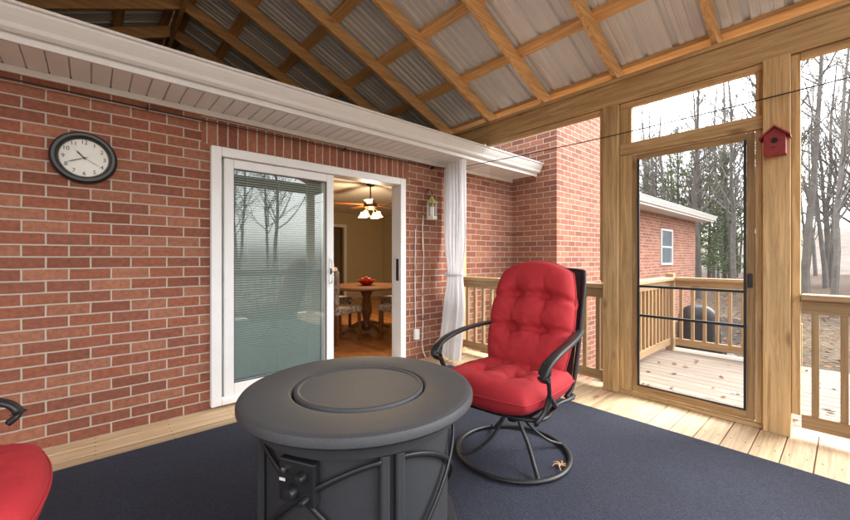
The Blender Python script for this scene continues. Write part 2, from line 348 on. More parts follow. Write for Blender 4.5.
boxes('room_door_casing',[(4.22,4.30,RY1-.02,RY1-.001,.041,2.13),(5.30,5.38,RY1-.02,RY1-.001,.041,2.13),(4.30,5.30,RY1-.02,RY1-.001,2.05,2.13)],WHITE,house)
boxes('wall_picture',[(3.6,3.95,RY1-.03,RY1-.002,1.5,1.9)],M('picture_dark',(.06,.04,.03),.4,var=.4,ns=9),house,bevel=.01)

TWOOD=M('table_wood',(.20,.08,.03),.3,var=.3,ns=5,stretch=(1,8,8)); UPH=M('floral_upholstery',(.6,.52,.42),.9,ns=26,col2=(.14,.08,.06),detail=2)
dt=empty('dining_table',(3.25,1.65,.04))
lathe('top',[(.001,.69),(.58,.69),(.62,.705),(.62,.72),(.60,.735),(.001,.735)],TWOOD,dt)
lathe('pedestal',[(.001,.03),(.07,.03),(.09,.10),(.05,.2),(.09,.35),(.06,.55),(.12,.69),(.001,.69)],TWOOD,dt,n=20)
sweep('feet',[[(0,0,.16),(.2*c,.2*s,.12),(.42*c,.42*s,.03)] for c,s in ((1,0),(-1,0),(0,1),(0,-1))],.07,.05,TWOOD,dt)
fb=empty('fruit_bowl',(3.25,1.65,.04))
lathe('bowl',[(.001,.737),(.06,.737),(.14,.80),(.15,.82),(.14,.82),(.06,.75),(.001,.75)],M('red_glaze',(.40,.03,.02),.3),fb,n=24)
FR=M('fruit',(.42,.06,.03),.5,ns=14,var=.4)
for i,(a,b_) in enumerate(((0,0),(.07,.03),(-.06,.04),(.0,-.07),(.02,.08))):
    lathe('fruit_%d'%i,[(.001,-.035),(.025,-.027),(.036,0),(.028,.024),(.001,.033)],FR,fb,n=12,loc=(a,b_,.82+.02*(i==0)))
def dchair(x,y,rz):
    c=empty('dining_chair',(x,y,.04),rz)
    boxes('seat',[(-.22,.24,-.23,.23,.40,.50)],UPH,c,bevel=.03)
    boxes('backrest',[(-.27,-.20,-.22,.22,.52,1.0)],UPH,c,bevel=.03)
    boxes('skirt',[(-.27,-.21,-.21,.21,.40,.52)],UPH,c,bevel=.01)
    boxes('legs',[(a,a+.04,b_,b_+.04,0,.40) for a in (-.25,.19) for b_ in (-.21,.17)],TWOOD,c,bevel=.004)
dchair(2.60,1.35,.3); dchair(3.35,.92,1.7); dchair(4.0,1.8,3.2); dchair(3.1,2.45,-1.5)
cf=empty('ceiling_fan',(3.52,1.95,0)); BR=M('fan_bronze',(.12,.07,.035),.35,metal=.6)
lathe('rod',[(.001,2.17),(.012,2.17),(.012,2.4),(.07,2.42),(.07,2.45),(.001,2.45)],BR,cf,n=16)
lathe('motor',[(.001,2.02),(.06,2.02),(.11,2.06),(.12,2.12),(.08,2.17),(.001,2.18)],BR,cf,n=24)
v=[];f=[]
for i in range(5):
    a=i*2*math.pi/5+.3; d=Vector((math.cos(a),math.sin(a),0)); s=Vector((-d.y,d.x,.12)); k=len(v); o=Vector((0,0,2.10))
    for zz in (0,.008):
        v+=[o+d*.10-s*.04+Vector((0,0,zz)),o+d*.62-s*.07+Vector((0,0,zz)),o+d*.62+s*.07+Vector((0,0,zz)),o+d*.10+s*.04+Vector((0,0,zz))]
    f+=[(k,k+1,k+2,k+3),(k+4,k+5,k+6,k+7),(k,k+1,k+5,k+4),(k+1,k+2,k+6,k+5),(k+2,k+3,k+7,k+6),(k+3,k,k+4,k+7)]
mesh_obj('blades',v,f,TWOOD,cf)
em,nt_,b_=newmat('lamp_glass'); b_.inputs['Base Color'].default_value=(1,.8,.5,1); b_.inputs['Emission Color'].default_value=(1,.62,.25,1); b_.inputs['Emission Strength'].default_value=6
for i in range(4):
    a=i*math.pi/2+.5; p=(.15*math.cos(a),.15*math.sin(a),1.89)
    lathe('lamp_shade_%d'%i,[(.03,.09),(.04,.05),(.06,.02),(.072,0)],em,cf,n=14,loc=p,cap=False)
    sweep('lamp_arm_%d'%i,[[(0,0,2.03),(.08*math.cos(a),.08*math.sin(a),2.03),(p[0],p[1],1.98)]],.015,.015,BR,cf)
pl=bpy.data.lights.new('fan_light','POINT'); pl.energy=105; pl.color=(1,.76,.48); pl.shadow_soft_size=.12
po=bpy.data.objects.new('fan_light',pl); add(po,cf); po.location=(0,0,1.82)

# ------------------------------------------------------------------ porch structure
porch=empty('screened_porch')
PX=3.60; PW=-2.05; PY=-4.50
bl=[]; y=-.004
random.seed(3)
scw=[]
while y>PY-.1:
    joints=sorted([PW-.1, 3.74]+[random.choice([-.8,.8,2.0]) ])
    for a,b2 in zip(joints[:-1],joints[1:]):
        bl.append((a+.0015,b2-.0015,y-.137,y,-.038,0))
    for xs in [-1.58+.4*i for i in range(13)]+[3.70]:
        if y>-.5 or xs>3.0:
            for dy in (-.03,-.107): scw.append((xs-.004,xs+.004,y+dy-.004,y+dy+.004,-.002,.0012))
    y-=.142
boxes('deck_boards',bl,DECKX,porch,bevel=.003)
boxes('deck_screws',scw,M('screw_head',(.10,.085,.06),.5,metal=.5),porch)
boxes('deck_frame',[(PW-.09,PW-.05,PY-.1,-.01,-.25,-.04),(3.69,3.73,PY-.1,-.01,-.25,-.04),(PW-.05,3.69,PY-.1,PY-.06,-.25,-.04)]+[(x_,x_+.04,PY-.06,-.01,-.22,-.041) for x_ in [-1.6+.4*i for i in range(13)]],POST['y'],porch)
boxes('deck_feet',[(a,a+.14,b_,b_+.14,G,-.041) for a in (PW-.04,.8,3.54) for b_ in (PY,-2.6,-.6)],POST['z'],porch)
pb=[(3.53,3.67,-1.955-.07,-1.955+.06,.001,2.60),
    (3.53,3.67,-3.14,-3.00,.001,2.60),
    (3.53,3.67,PY,PY+.14,.001,2.60),
    (3.55,3.65,-.10,-.012,.001,2.34)]
boxes('posts',pb,POST['z'],porch,bevel=.004)
boxes('posts_far',[(PW,PW+.14,b_,b_+.14,.001,2.60) for b_ in (PY,-2.9,-1.4)]+[(.70,.84,PY,PY+.14,.001,2.6)],POST['z'],porch,bevel=.004)
boxes('trim_vertical',[(3.575,3.625,-2.125,-2.029,.03,2.13),(3.575,3.625,-2.99,-2.955,.03,2.13),(3.58,3.63,-3.185,-3.143,.15,2.595),(3.58,3.63,-2.122,-2.029,2.235,2.55),(3.58,3.63,-2.995,-2.955,2.235,2.55),
    (3.575,3.625,-1.89,-1.85,1.0,2.598)],POST['z'],porch,bevel=.003)
boxes('trim_horizontal',[(3.57,3.63,-2.996,-2.029,2.135,2.232),(3.578,3.628,-2.996,-2.029,2.552,2.598),(3.578,3.628,-1.848,-.48,2.555,2.598),(3.578,3.628,PY+.14,-3.186,2.555,2.598),(3.56,3.64,-2.996,-2.029,.001,.028)],POST['y'],porch,bevel=.003)
boxes('beam',[(3.56,3.60,PY,2.2,2.602,2.80),(3.602,3.64,PY,2.2,2.602,2.80),(PW+.02,PW+.12,PY,2.2,2.602,2.80),(3.545,3.655,PY,2.2,2.802,2.838),(PW+.01,PW+.13,PY,2.2,2.802,2.838)],POST['y'],porch,bevel=.003)
boxes('beam_gable',[(PW+.14,3.54,PY+.02,PY+.12,2.602,2.80)],POST['x'],porch,bevel=.003)
RXR=.78; SL=.434; ZB=2.84
def slant(v,f,x0,z0,x1,z1,yc,w_,h):
    k=len(v)
    for (x_,z_) in ((x0,z0),(x1,z1)):
        for yy in (yc-w_/2,yc+w_/2):
            for hh in (0,h): v.append((x_,yy,z_+hh))
    f+= [tuple(k+i for i in q) for q in BF]
v=[];f=[]
ys=[-4.60]+[-4.19+.735*i for i in range(12)]
zl=ZB+SL*(PX-RXR-.02)
for i,yc in enumerate(ys):
    slant(v,f,3.80,ZB-SL*.2,RXR+.021,zl,yc,.042,.145)
    slant(v,f,RXR-.021,zl,RXR-.02-(3.0),zl-SL*3.0,yc,.042,.145)
mesh_obj('rafters',v,f,RAFT['x'],porch,bevel=.002)
boxes('ridge_board',[(RXR-.02,RXR+.02,-4.7,3.9,zl-.03,zl+.145)],RAFT['y'],porch,bevel=.002)
v=[];f=[]
def slantp(x_,sgn):
    d=abs(x_-RXR); z_=zl+.147-SL*(d-.02)
    k=len(v); hw=.045
    for yy in (-4.7,3.9):
        for dx in (-hw,hw):
            for hh in (0,.036): v.append((x_+dx,yy,z_+hh-sgn*SL*dx))
    f.extend([tuple(k+i for i in q) for q in BF])
for x_ in (3.72,3.12,2.52,1.92,1.32,.86): slantp(x_,1)
for x_ in (.70,.24,-.36,-.96,-1.56,-2.16): slantp(x_,-1)
mesh_obj('purlins',v,f,RAFT['y'],porch,bevel=.002)
def ribbed(tag,x0,x1):
    v=[];f=[]; y=-4.75; prof=[]
    while y<3.95:
        prof+=[(y,0),(y+.012,.026),(y+.040,.026),(y+.052,0),(y+.10,0),(y+.105,.007),(y+.120,.007),(y+.125,0),(y+.170,0),(y+.175,.007),(y+.19,.007),(y+.195,0)]; y+=.2286
    def zz(x_): return zl+.147+.038-SL*(abs(x_-RXR)-.02)
    for (yy,dz) in prof: v+=[(x0,yy,zz(x0)+dz),(x1,yy,zz(x1)+dz)]
    for i in range(len(prof)-1): f.append((2*i,2*i+1,2*i+3,2*i+2))
    mesh_obj(tag,v,f,METAL,porch)
ribbed('metal_roof_east',3.85,RXR); ribbed('metal_roof_west',RXR-.001,-2.3)
def railing(name,axis,c,a,b2,par,z=0.0,cap=True,xm=RAILW):
    def bx(u0,u1,w0,w1,z0,z1):
        return (u0,u1,c+w0,c+w1,z0+z,z1+z) if axis=='x' else (c+w0,c+w1,u0,u1,z0+z,z1+z)
    hor=[bx(a,b2,-.02,.02,.84,.93),bx(a,b2,-.02,.02,.07,.16)]
    if cap: hor.append(bx(a,b2,-.07,.07,.932,.97))
    boxes(name+'_rails',hor,xm[axis],par,bevel=.003)
    n=max(1,int((b2-a)/.125)); st=(b2-a)/n
    boxes(name+'_balusters',[bx(a+st*(i+.5)-.018,a+st*(i+.5)+.018,-.018,.018,.161,.839) for i in range(n)],xm['z'],par,bevel=.003)
railing('railing_a','y',3.60,-1.888,-.105,porch); railing('railing_b','y',3.60,PY+.145,-3.19,porch)
railing('railing_c','x',PY+.07,.85,3.52,porch); railing('railing_d','x',PY+.07,PW+.15,.69,porch); railing('railing_e','y',PW+.07,-4.35,-2.91,porch); railing('railing_f','y',PW+.07,-2.75,-1.41,porch)
def scr(tag,ya,yb,za,zb,x_=3.66): mesh_obj(tag,[(x_,ya,za),(x_,yb,za),(x_,yb,zb),(x_,ya,zb)],[(0,1,2,3)],SCREEN,porch)
scr('screen_1',-1.89,-.48,.05,2.6); scr('screen_2',PY+.14,-3.14,.05,2.6); scr('screen_3',-2.955,-2.122,2.235,2.55)
sdx0,sdx1=3.585,3.615; ya,yb=-2.95,-2.13
DOORW={a:wood('door_wood_'+a,(.46,.30,.14),a,island=.08) for a in 'yz'}
boxes('screen_door_stiles',[(sdx0,sdx1,ya,ya+.045,.035,2.125),(sdx0,sdx1,yb-.045,yb,.035,2.125)],DOORW['z'],porch,bevel=.003)
boxes('screen_door_rails',[(sdx0,sdx1,ya+.045,yb-.045,2.075,2.125),(sdx0,sdx1,ya+.045,yb-.045,.035,.10)],DOORW['y'],porch,bevel=.003)
boxes('screen_door_guard',[(sdx0+.005,sdx1-.005,ya+.045,yb-.045,.955,.975),(sdx0+.005,sdx1-.005,ya+.045,yb-.045,.70,.72)],BLACK,porch,bevel=.002)
boxes('screen_door_edge',[(3.57,3.584,ya+.045,ya+.06,.10,2.075),(3.57,3.584,yb-.06,yb-.045,.10,2.075),(3.57,3.584,ya+.06,yb-.06,.10,.112)],BLACK,porch)
scr('screen_door_mesh',ya+.04,yb-.04,.09,2.08,3.60)
boxes('screen_door_handle',[(3.555,3.583,ya+.01,ya+.035,1.0,1.10)],BLACK,porch,bevel=.004)

# ------------------------------------------------------------------ outer deck + stairs
od=empty('outer_deck')
bl=[]; x=3.76
while x<5.95: bl.append((x,x+.137,-4.6,-1.72,-.06,-.022)); x+=.143
boxes('boards',bl,DECKY,od,bevel=.003)
boxes('frame',[(3.745,5.95,-1.719,-1.68,-.25,-.03),(3.745,5.95,-4.64,-4.601,-.25,-.03),(5.951,5.99,-4.64,-1.68,-.25,-.03)],RAILW['x'],od)
boxes('rail_posts',[(a,a+.09,b_,b_+.09,G,1.0) for a,b_ in ((3.80,-1.85),(5.80,-1.85),(5.80,-2.98),(5.80,-4.30))],RAILW['z'],od,bevel=.004)
railing('rail_side','x',-1.805,3.90,5.79,od,z=-.02); railing('rail_front','y',5.845,-2.885,-1.865,od,z=-.02)
st=[]
for i in range(3): st.append((5.99+.28*i,5.99+.28*(i+1)+.02,-4.2,-3.0,-.24-.17*i+.0,-.20-.17*i))
boxes('stair_treads',st,DECKY,od,bevel=.003)
v=[];f=[]
for yc in (-2.955,-4.24):
    slant(v,f,5.9,.83,6.95,.20,yc,.04,.09); slant(v,f,5.96,-.12,6.9,-.70,yc,.04,.2)
    for i in range(7):
        x_=6.02+.125*i; k=len(v); zt=.83-.6*(x_-5.9); zb=-.05-.6*(x_-5.96)
        v+=[(xx,yy,zz_) for xx in (x_,x_+.036) for yy in (yc-.018,yc+.018) for zz_ in (zb,zt)]; f+=[tuple(k+j for j in q) for q in BF]
mesh_obj('stair_rails',v,f,RAILW['x'],od,bevel=.002)
boxes('stair_posts',[(6.9,6.99,yc-.045,yc+.045,G,.35) for yc in (-2.955,-4.24)],RAILW['z'],od,bevel=.004)
leaves('deck_leaves',46,(3.9,5.8),(-4,-1.9),-.022,.03,od)

# ------------------------------------------------------------------ rug
rug=mesh_obj('rug',*(lambda X0,X1,Y0,Y1:([(X0,Y0,.002),(X1,Y0,.002),(X1,Y1,.002),(X0,Y1,.002),(X0,Y0,.012),(X1,Y0,.012),(X1,Y1,.012),(X0,Y1,.012)],[(0,1,2,3),(4,5,6,7),(0,1,5,4),(1,2,6,5),(2,3,7,6),(3,0,4,7)]))(-1.6,3.02,-4.3,-.42),RUG,None,bevel=.004)

# ------------------------------------------------------------------ fire pit table
fp=empty('fire_pit_table',(.902,-1.945,.012)); fp.scale=(1.02,1.02,1)
lathe('top',[(.30,.585),(.455,.585),(.480,.590),(.492,.602),(.492,.620),(.485,.632),(.472,.637),(.46,.637),(.300,.634),(.290,.630),(.283,.622),(.283,.60),(.30,.585)],TABLE,fp,n=96,cap=False)
lathe('lid',[(.001,.604),(.276,.604),(.278,.628),(.274,.636),(.262,.638),(.255,.634),(.248,.633),(.001,.634)],TABLE,fp,n=96)
lathe('apron',[(.405,.52),(.425,.53),(.43,.584),(.30,.584)],TABLE2,fp,n=96,cap=False)
lathe('body',[(.001,.03),(.385,.03),(.385,.52),(.405,.52)],TABLE2,fp,n=96,cap=False)
lathe('base_ring',[(.38,.0),(.42,.0),(.425,.03),(.42,.06),(.386,.06)],TABLE2,fp,n=96,cap=False)
def pa(a,z_,R=.405): a=math.radians(a); return (R*math.cos(a),R*math.sin(a),z_)
v=[];f=[]
for k in range(4):
    for da in (-4,4):
        sweep_geo(v,f,[Vector(pa(254+90*k+da,z_,.40)) for z_ in (.06,.30,.52)],.035,.03,8,False,Vector((math.cos(math.radians(254+90*k)),math.sin(math.radians(254+90*k)),0)),.5)
mesh_obj('uprights',v,f,TABLE2,fp,smooth=False,bevel=.002)
paths=[]
for k in range(4):
    a0=254+90*k+5; a1=a0+80
    paths.append([pa(a0+(a1-a0)*t,.50-.40*t**1.7,.402) for t in [i/8 for i in range(9)]])
    paths.append([pa(a1-(a1-a0)*t,.50-.40*t**1.7,.408) for t in [i/8 for i in range(9)]])
sweep('scroll_straps',paths,.014,.022,BLACK,fp,n=3,ns=6)
cp=empty('control_panel',pa(207,.43,.40),math.radians(207),fp)
boxes('control_plate',[(-.02,.012,-.075,.075,-.075,.075)],BLACK,cp,bevel=.006)
for yy,zz_,r in ((.03,.03,.018),(-.012,-.03,.024),(.045,-.045,.012)):
    lathe('knob',[(.001,.0),(r,.0),(r,.018),(r*.8,.03),(.001,.032)],BLACK,cp,n=24,loc=(.013,yy,zz_),rot=(0,math.radians(90),0))
lathe('igniter',[(.001,0),(.010,0),(.010,.012),(.001,.014)],M('steel',(.5,.5,.5),.3,metal=1),cp,n=16,loc=(.013,-.045,.04),rot=(0,math.radians(90),0))
boxes('label',[(.0125,.0135,-.07,-.045,-.004,.006)],WHITE,cp)

# ------------------------------------------------------------------ chairs
def cushion(name, L_, W_, T, btn, parent, mat, seed=0, crown=.0, nu=64, nv=64, creases=(), rnd_=.14):
    v=[];f=[]
    def pos(i,j,sgn):
        u=-1+2*i/nu; w_=-1+2*j/nv
        uu=u*math.sqrt(1-rnd_*w_*w_); ww=w_*math.sqrt(1-rnd_*u*u)
        x=uu*L_/2; y=ww*W_/2*(1-.05*max(0,u)**2)
        x+=crown*(1-w_*w_)*max(0,u)
        e=max(0,(1-abs(u)**6))*max(0,(1-abs(w_)**6))
        z=T/2*e**.46*(.88+.12*(1-w_*w_))
        d=0
        for (bu,bv) in btn:
            r=math.hypot((u-bu)*L_/2,(w_-bv)*W_/2)
            d+=.60*math.exp(-(r/.026)**2)+.36*math.exp(-(r/.080)**2)
            for k in range(6):
                an=k*math.pi/3+.35+seed; dx,dy=math.cos(an),math.sin(an)
                px=(u-bu)*L_/2; py=(w_-bv)*W_/2; al=px*dx+py*dy; pe=abs(px*dy-py*dx)
                if 0<al<.12: d+=.17*math.exp(-(pe/.010)**2)*(1-al/.12)
        for (cu,) in creases:
            d+=.34*math.exp(-((u-cu)*L_/2/.020)**2)*(1-.3*abs(w_))
        z-=T/2*min(d,.85)*(1 if sgn>0 else .3)
        z+=noise.noise(Vector((x*14+seed,y*14,sgn*3)))*.008*e+noise.noise(Vector((x*40+seed,y*26,sgn*3)))*.0035*e
        ed=max(abs(u),abs(w_)); z+=.0035*e*math.sin((u+w_*1.3)*38+seed)*max(0,(ed-.72)/.28)
        return (x,y,sgn*z)
    for sgn in (1,-1):
        base=len(v)
        for i in range(nu+1):
            for j in range(nv+1): v.append(pos(i,j,sgn))
        for i in range(nu):
            for j in range(nv):
                a=base+i*(nv+1)+j; f.append((a,a+1,a+nv+2,a+nv+1))
    o=mesh_obj(name,v,f,mat,parent,smooth=True)
    bm=bmesh.new(); bm.from_mesh(o.data); bmesh.ops.remove_doubles(bm,verts=bm.verts,dist=.0004); bmesh.ops.recalc_face_normals(bm,faces=bm.faces); bm.to_mesh(o.data); bm.free()
    for p in o.data.polygons: p.use_smooth=True
    rim=[]
    for i in range(0,nu+1,4): rim.append(pos(i,0,1))
    for j in range(4,nv+1,4): rim.append(pos(nu,j,1))
    for i in range(nu-4,-1,-4): rim.append(pos(i,nv,1))
    for j in range(nv-4,0,-4): rim.append(pos(0,j,1))
    pv=[];pf=[]; sweep_geo(pv,pf,catmull(rim,2,True),.011,.011,6,True)
    mesh_obj(name+'_piping',pv,pf,mat,o,smooth=True)
    for k,(bu,bv) in enumerate(btn):
        bp=pos(round((bu+1)/2*nu),round((bv+1)/2*nv),1)
        lathe(name+'_button',[(.001,-.002),(.011,0),(.010,.004),(.001,.006)],mat,o,n=12,loc=bp)
    return o
def chair(loc,rz):
    c=empty('swivel_patio_chair',loc,rz)
    ring=[(.335*math.cos(a),.335*math.sin(a),.016) for a in [2*math.pi*i/16 for i in range(16)]]
    sweep('base_ring',[ring],.032,.022,BLACK,c,n=4,closed=True)
    sp=[]
    for k in range(4):
        a=math.radians(45+90*k+6); cc,ss=math.cos(a),math.sin(a)
        sp.append([(r*cc-o_*ss,r*ss+o_*cc,z_) for r,z_,o_ in ((.33,.022,0),(.25,.045,.02),(.15,.12,.03),(.075,.21,.015),(.035,.30,0))])
    sweep('base_spokes',sp,.026,.018,BLACK,c,n=6)
    lathe('hub',[(.001,.20),(.03,.20),(.04,.24),(.04,.30),(.07,.315),(.07,.335),(.001,.335)],BLACK,c,n=24)
    boxes('rocker_springs',[(-.16,.16,-.09,-.04,.335,.355),(-.16,.16,.04,.09,.335,.355),(-.14,-.08,-.22,.22,.356,.372),(.08,.14,-.22,.22,.356,.372)],BLACK,c,bevel=.003)
    sweep('seat_frame',[[(.30,-.26,.37),(.30,.26,.37),(0,.275,.365),(-.25,.26,.36),(-.25,-.26,.36),(0,-.275,.365)]],.03,.022,BLACK,c,closed=True,n=5)
    boxes('seat_sling',[(-.24,.29,-.25,.25,.368,.373)],BLACK,c)
    for s in (1,-1):
        sweep('back_upright',[[(-.16,s*.27,.36),(-.24,s*.285,.42),(-.31,s*.29,.60),(-.38,s*.29,.83),(-.45,s*.285,1.02),(-.50,s*.27,1.115)]],.03,.02,BLACK,c)
        sweep('arm',[[(-.35,s*.295,.735),(-.20,s*.325,.735),(0,s*.35,.725),(.20,s*.352,.700),(.31,s*.345,.665),(.345,s*.34,.62),(.32,s*.34,.59)]],.055,.022,BLACK,c,power=.6)
        sweep('arm_support',[[(.27,s*.347,.675),(.285,s*.345,.60),(.25,s*.335,.50),(.27,s*.32,.42),(.33,s*.30,.375),(.27,s*.28,.362)],[(.25,s*.335,.50),(.15,s*.325,.42),(.05,s*.28,.365)]],.022,.03,BLACK,c)
    sweep('back_top_rail',[[(-.50,-.27,1.115),(-.51,-.15,1.125),(-.515,0,1.13),(-.51,.15,1.125),(-.50,.27,1.115)]],.03,.02,BLACK,c)
    mesh_obj('back_sling',[(-.25,-.27,.42),(-.25,.27,.42),(-.34,.275,.70),(-.34,-.275,.70),(-.42,.275,.94),(-.42,-.275,.94),(-.50,.26,1.115),(-.50,-.26,1.115)],[(0,1,2,3),(3,2,4,5),(5,4,6,7)],BLACK,c)
    sc=cushion('seat_cushion',.70,.61,.20,[(-.25,-.33),(-.25,.33),(.33,-.33),(.33,.33)],c,RED,1,crown=.02,rnd_=.10)
    sc.location=(.075,0,.460); sc.rotation_euler=(0,math.radians(-3),0)
    bc=cushion('back_cushion',.71,.58,.22,[(-.22,-.36),(-.22,.36),(.38,-.36),(.38,.36)],c,RED,5,crown=.045,creases=((-.22,),(.38,)),rnd_=.2)
    tilt=math.radians(19)
    X=Vector((-math.sin(tilt),0,math.cos(tilt))); Z=Vector((math.cos(tilt),0,math.sin(tilt))); Y=Z.cross(X)
    mt=Matrix((X,Y,Z)).transposed().to_4x4(); mt.translation=Vector((-.26,0,.80)); bc.matrix_local=mt
    sweep('cushion_ties',[[(-.22,-.275,.45),(-.24,-.31,.40),(-.20,-.32,.33)],[(-.22,-.275,.45),(-.28,-.30,.39),(-.27,-.31,.31)],[(-.22,-.275,.45),(-.20,-.33,.43),(-.24,-.33,.39)]],.012,.004,RED,c)
    return c
chair((1.95,-2.02,.012),math.radians(188))
chair((-.545,-1.665,.012),math.radians(1))

TW=M('dry_leaf',(.55,.30,.13),.8,var=.3)
tw=empty('dried_leaf',(2.02,-2.30,.018))
v=[];f=[]
for a,l in ((.2,.06),(1.3,.05),(2.3,.055),(3.4,.06),(4.6,.05),(5.5,.045)):
    sweep_geo(v,f,catmull([(0,0,.004),(l*.5*math.cos(a),l*.5*math.sin(a),.014),(l*math.cos(a+.3),l*math.sin(a+.3),.002)],4),.014,.004,6,False,Vector((0,0,1)),1,lambda t:1-.75*t)
mesh_obj('leaf_lobes',v,f,TW,tw,smooth=True)

# ------------------------------------------------------------------ wall clock
ck=empty('wall_clock',(-.035,-.002,1.88))
R90=(math.radians(90),0,0)
CBLK=M('clock_rim',(.012,.012,.012),.3,var=.1)
lathe('rim',[(.125,.010),(.13,.03),(.142,.043),(.157,.043),(.168,.030),(.172,.010),(.172,0),(.001,0)],CBLK,ck,rot=R90,n=64,cap=False)
lathe('face',[(.001,.004),(.135,.004),(.135,.010),(.001,.010)],M('clock_face',(.80,.79,.72),.5,var=.04,ns=9),ck,rot=R90,n=64)
for i in range(1,13):
    cu=bpy.data.curves.new('numeral','FONT'); cu.body=str(i); cu.size=.036; cu.align_x='CENTER'; cu.align_y='CENTER'; cu.extrude=.0006
    o=bpy.data.objects.new('numeral_%d'%i,cu); add(o,ck); a=math.radians(30*i); o.location=(.103*math.sin(a),-.0115,.103*math.cos(a)); o.rotation_euler=R90; cu.materials.append(CBLK)
def hand(nm,ang,l,w_,y):
    a=math.radians(ang); d=Vector((math.sin(a),0,math.cos(a))); s=Vector((math.cos(a),0,-math.sin(a))); v=[]
    for yy in (y,y-.0015):
        o=Vector((0,yy,0)); v+=[o-d*l*.2-s*w_*.5,o+d*l*.7-s*w_,o+d*l,o+d*l*.7+s*w_,o-d*l*.2+s*w_*.5]
    mesh_obj(nm,v,[(0,1,2,3,4),(5,6,7,8,9)]+[(i,(i+1)%5,5+(i+1)%5,5+i) for i in range(5)],CBLK,ck)
hand('hour_hand',318,.062,.0045,-.0135); hand('minute_hand',246,.095,.003,-.016); hand('second_hand',120,.09,.001,-.018)
lathe('pin',[(.001,.012),(.007,.012),(.006,.02),(.001,.021)],CBLK,ck,rot=R90,n=16)
lathe('crystal_ring',[(.122,.012),(.126,.016),(.127,.010)],M('brass_ring',(.4,.36,.25),.3,metal=.8),ck,rot=R90,n=64,cap=False)

# ------------------------------------------------------------------ curtain
cur=empty('outdoor_curtain',(3.28,-.235,0))
v=[];f=[]; nu=140; nz=60
for j in range(nz+1):
    z_=.03+2.33*j/nz
    waist=1-.30*math.exp(-((z_-1.02)/.25)**2)
    flare=1+.20*max(0,(1-z_))
    for i in range(nu+1):
        u=i/nu; yy=(u-.5)*.40*waist*flare
        amp=.048*waist*(1+.25*math.sin(u*9+z_))
        xx=amp*math.sin(u*2*math.pi*5.5+.35*math.sin(z_*2.1+u*4))+.02*noise.noise(Vector((u*6,z_*1.3,0)))
        yy+=.018*math.sin(u*2*math.pi*11+z_*.8)*waist+.015*noise.noise(Vector((u*3,z_*1.1,5)))
        v.append((xx*.9+yy*.25-.12*max(0,1-z_)**1.5,yy,z_))
for j in range(nz):
    for i in range(nu):
        a=j*(nu+1)+i; f.append((a,a+1,a+nu+2,a+nu+1))
mesh_obj('cloth',v,f,CLOTH,cur,smooth=True)
tb=[(.07*math.cos(a)+.0,.145*math.sin(a),1.02+.02*math.cos(a)) for a in [2*math.pi*i/12 for i in range(12)]]
sweep('tieback',[tb],.010,.03,CLOTH,cur,closed=True,n=3)
cab=empty('curtain_cable')
pts=[(3.50,-.03,2.36)]+[(3.50,-.03-4.3*t,2.36-.05*math.sin(math.pi*t)) for t in (.1,.25,.4,.5,.6,.75,.9,1)]
sweep('cable_side',[pts],.009,.009,BLACK,cab,ns=6)
sweep('cable_wall',[[(-4,-.05,2.315),(-2,-.05,2.305),(0,-.05,2.29),(1.5,-.05,2.29),(3.0,-.05,2.315),(3.5,-.04,2.355)]],.011,.011,BLACK,cab,ns=6)
boxes('cable_hooks',[(x_,x_+.012,-.06,-.001,2.29,2.315) for x_ in (-1.9,0.3,1.9,3.1)],BLACK,cab)

# ------------------------------------------------------------------ wall lantern right of door
lt=empty('wall_lantern',(3.02,-.12,1.80)); lt.scale=(1.15,1.15,1.15)
CR=M('lantern_cream',(.66,.64,.54),.5,var=.1); OL=M('lantern_green',(.34,.37,.14),.5,var=.15)
sweep('bracket',[[(0,.10,.16),(0,.06,.20),(0,0,.17),(0,0,.12)]],.008,.008,BLACK,lt)
lathe('cap',[(.001,.13),(.012,.12),(.03,.085),(.065,.055),(.066,.045),(.001,.045)],OL,lt,n=6,smooth=False)
lathe('base',[(.001,-.12),(.055,-.12),(.06,-.10),(.055,-.085),(.001,-.085)],CR,lt,n=6,smooth=False)
sweep('bars',[[(.05*math.cos(a),.05*math.sin(a),-.09),(.05*math.cos(a),.05*math.sin(a),-.02),(.05*math.cos(a),.05*math.sin(a),.05)] for a in [math.pi/3*i for i in range(6)]],.009,.009,CR,lt)
lathe('candle',[(.001,-.085),(.025,-.085),(.025,.01),(.001,.01)],WHITE,lt,n=16)
cw=empty('wall_cable')
sweep('cord',[[(2.98,-.012,1.72),(2.96,-.02,1.5),(2.985,-.015,1.2),(2.96,-.02,.8),(2.97,-.015,.45),(2.95,-.03,.15),(2.99,-.05,.02)],[(2.86,-.012,1.55),(2.85,-.012,1.0),(2.86,-.012,.25)]],.011,.011,WHITE,cw,ns=6)
boxes('outlet_box',[(2.83,2.90,-.04,-.001,.25,.37)],WHITE,cw,bevel=.005)
boxes('thermometer',[(2.955,2.985,-.02,-.003,1.30,1.50)],M('brass',(.45,.35,.15),.4,metal=.5),cw,bevel=.004)

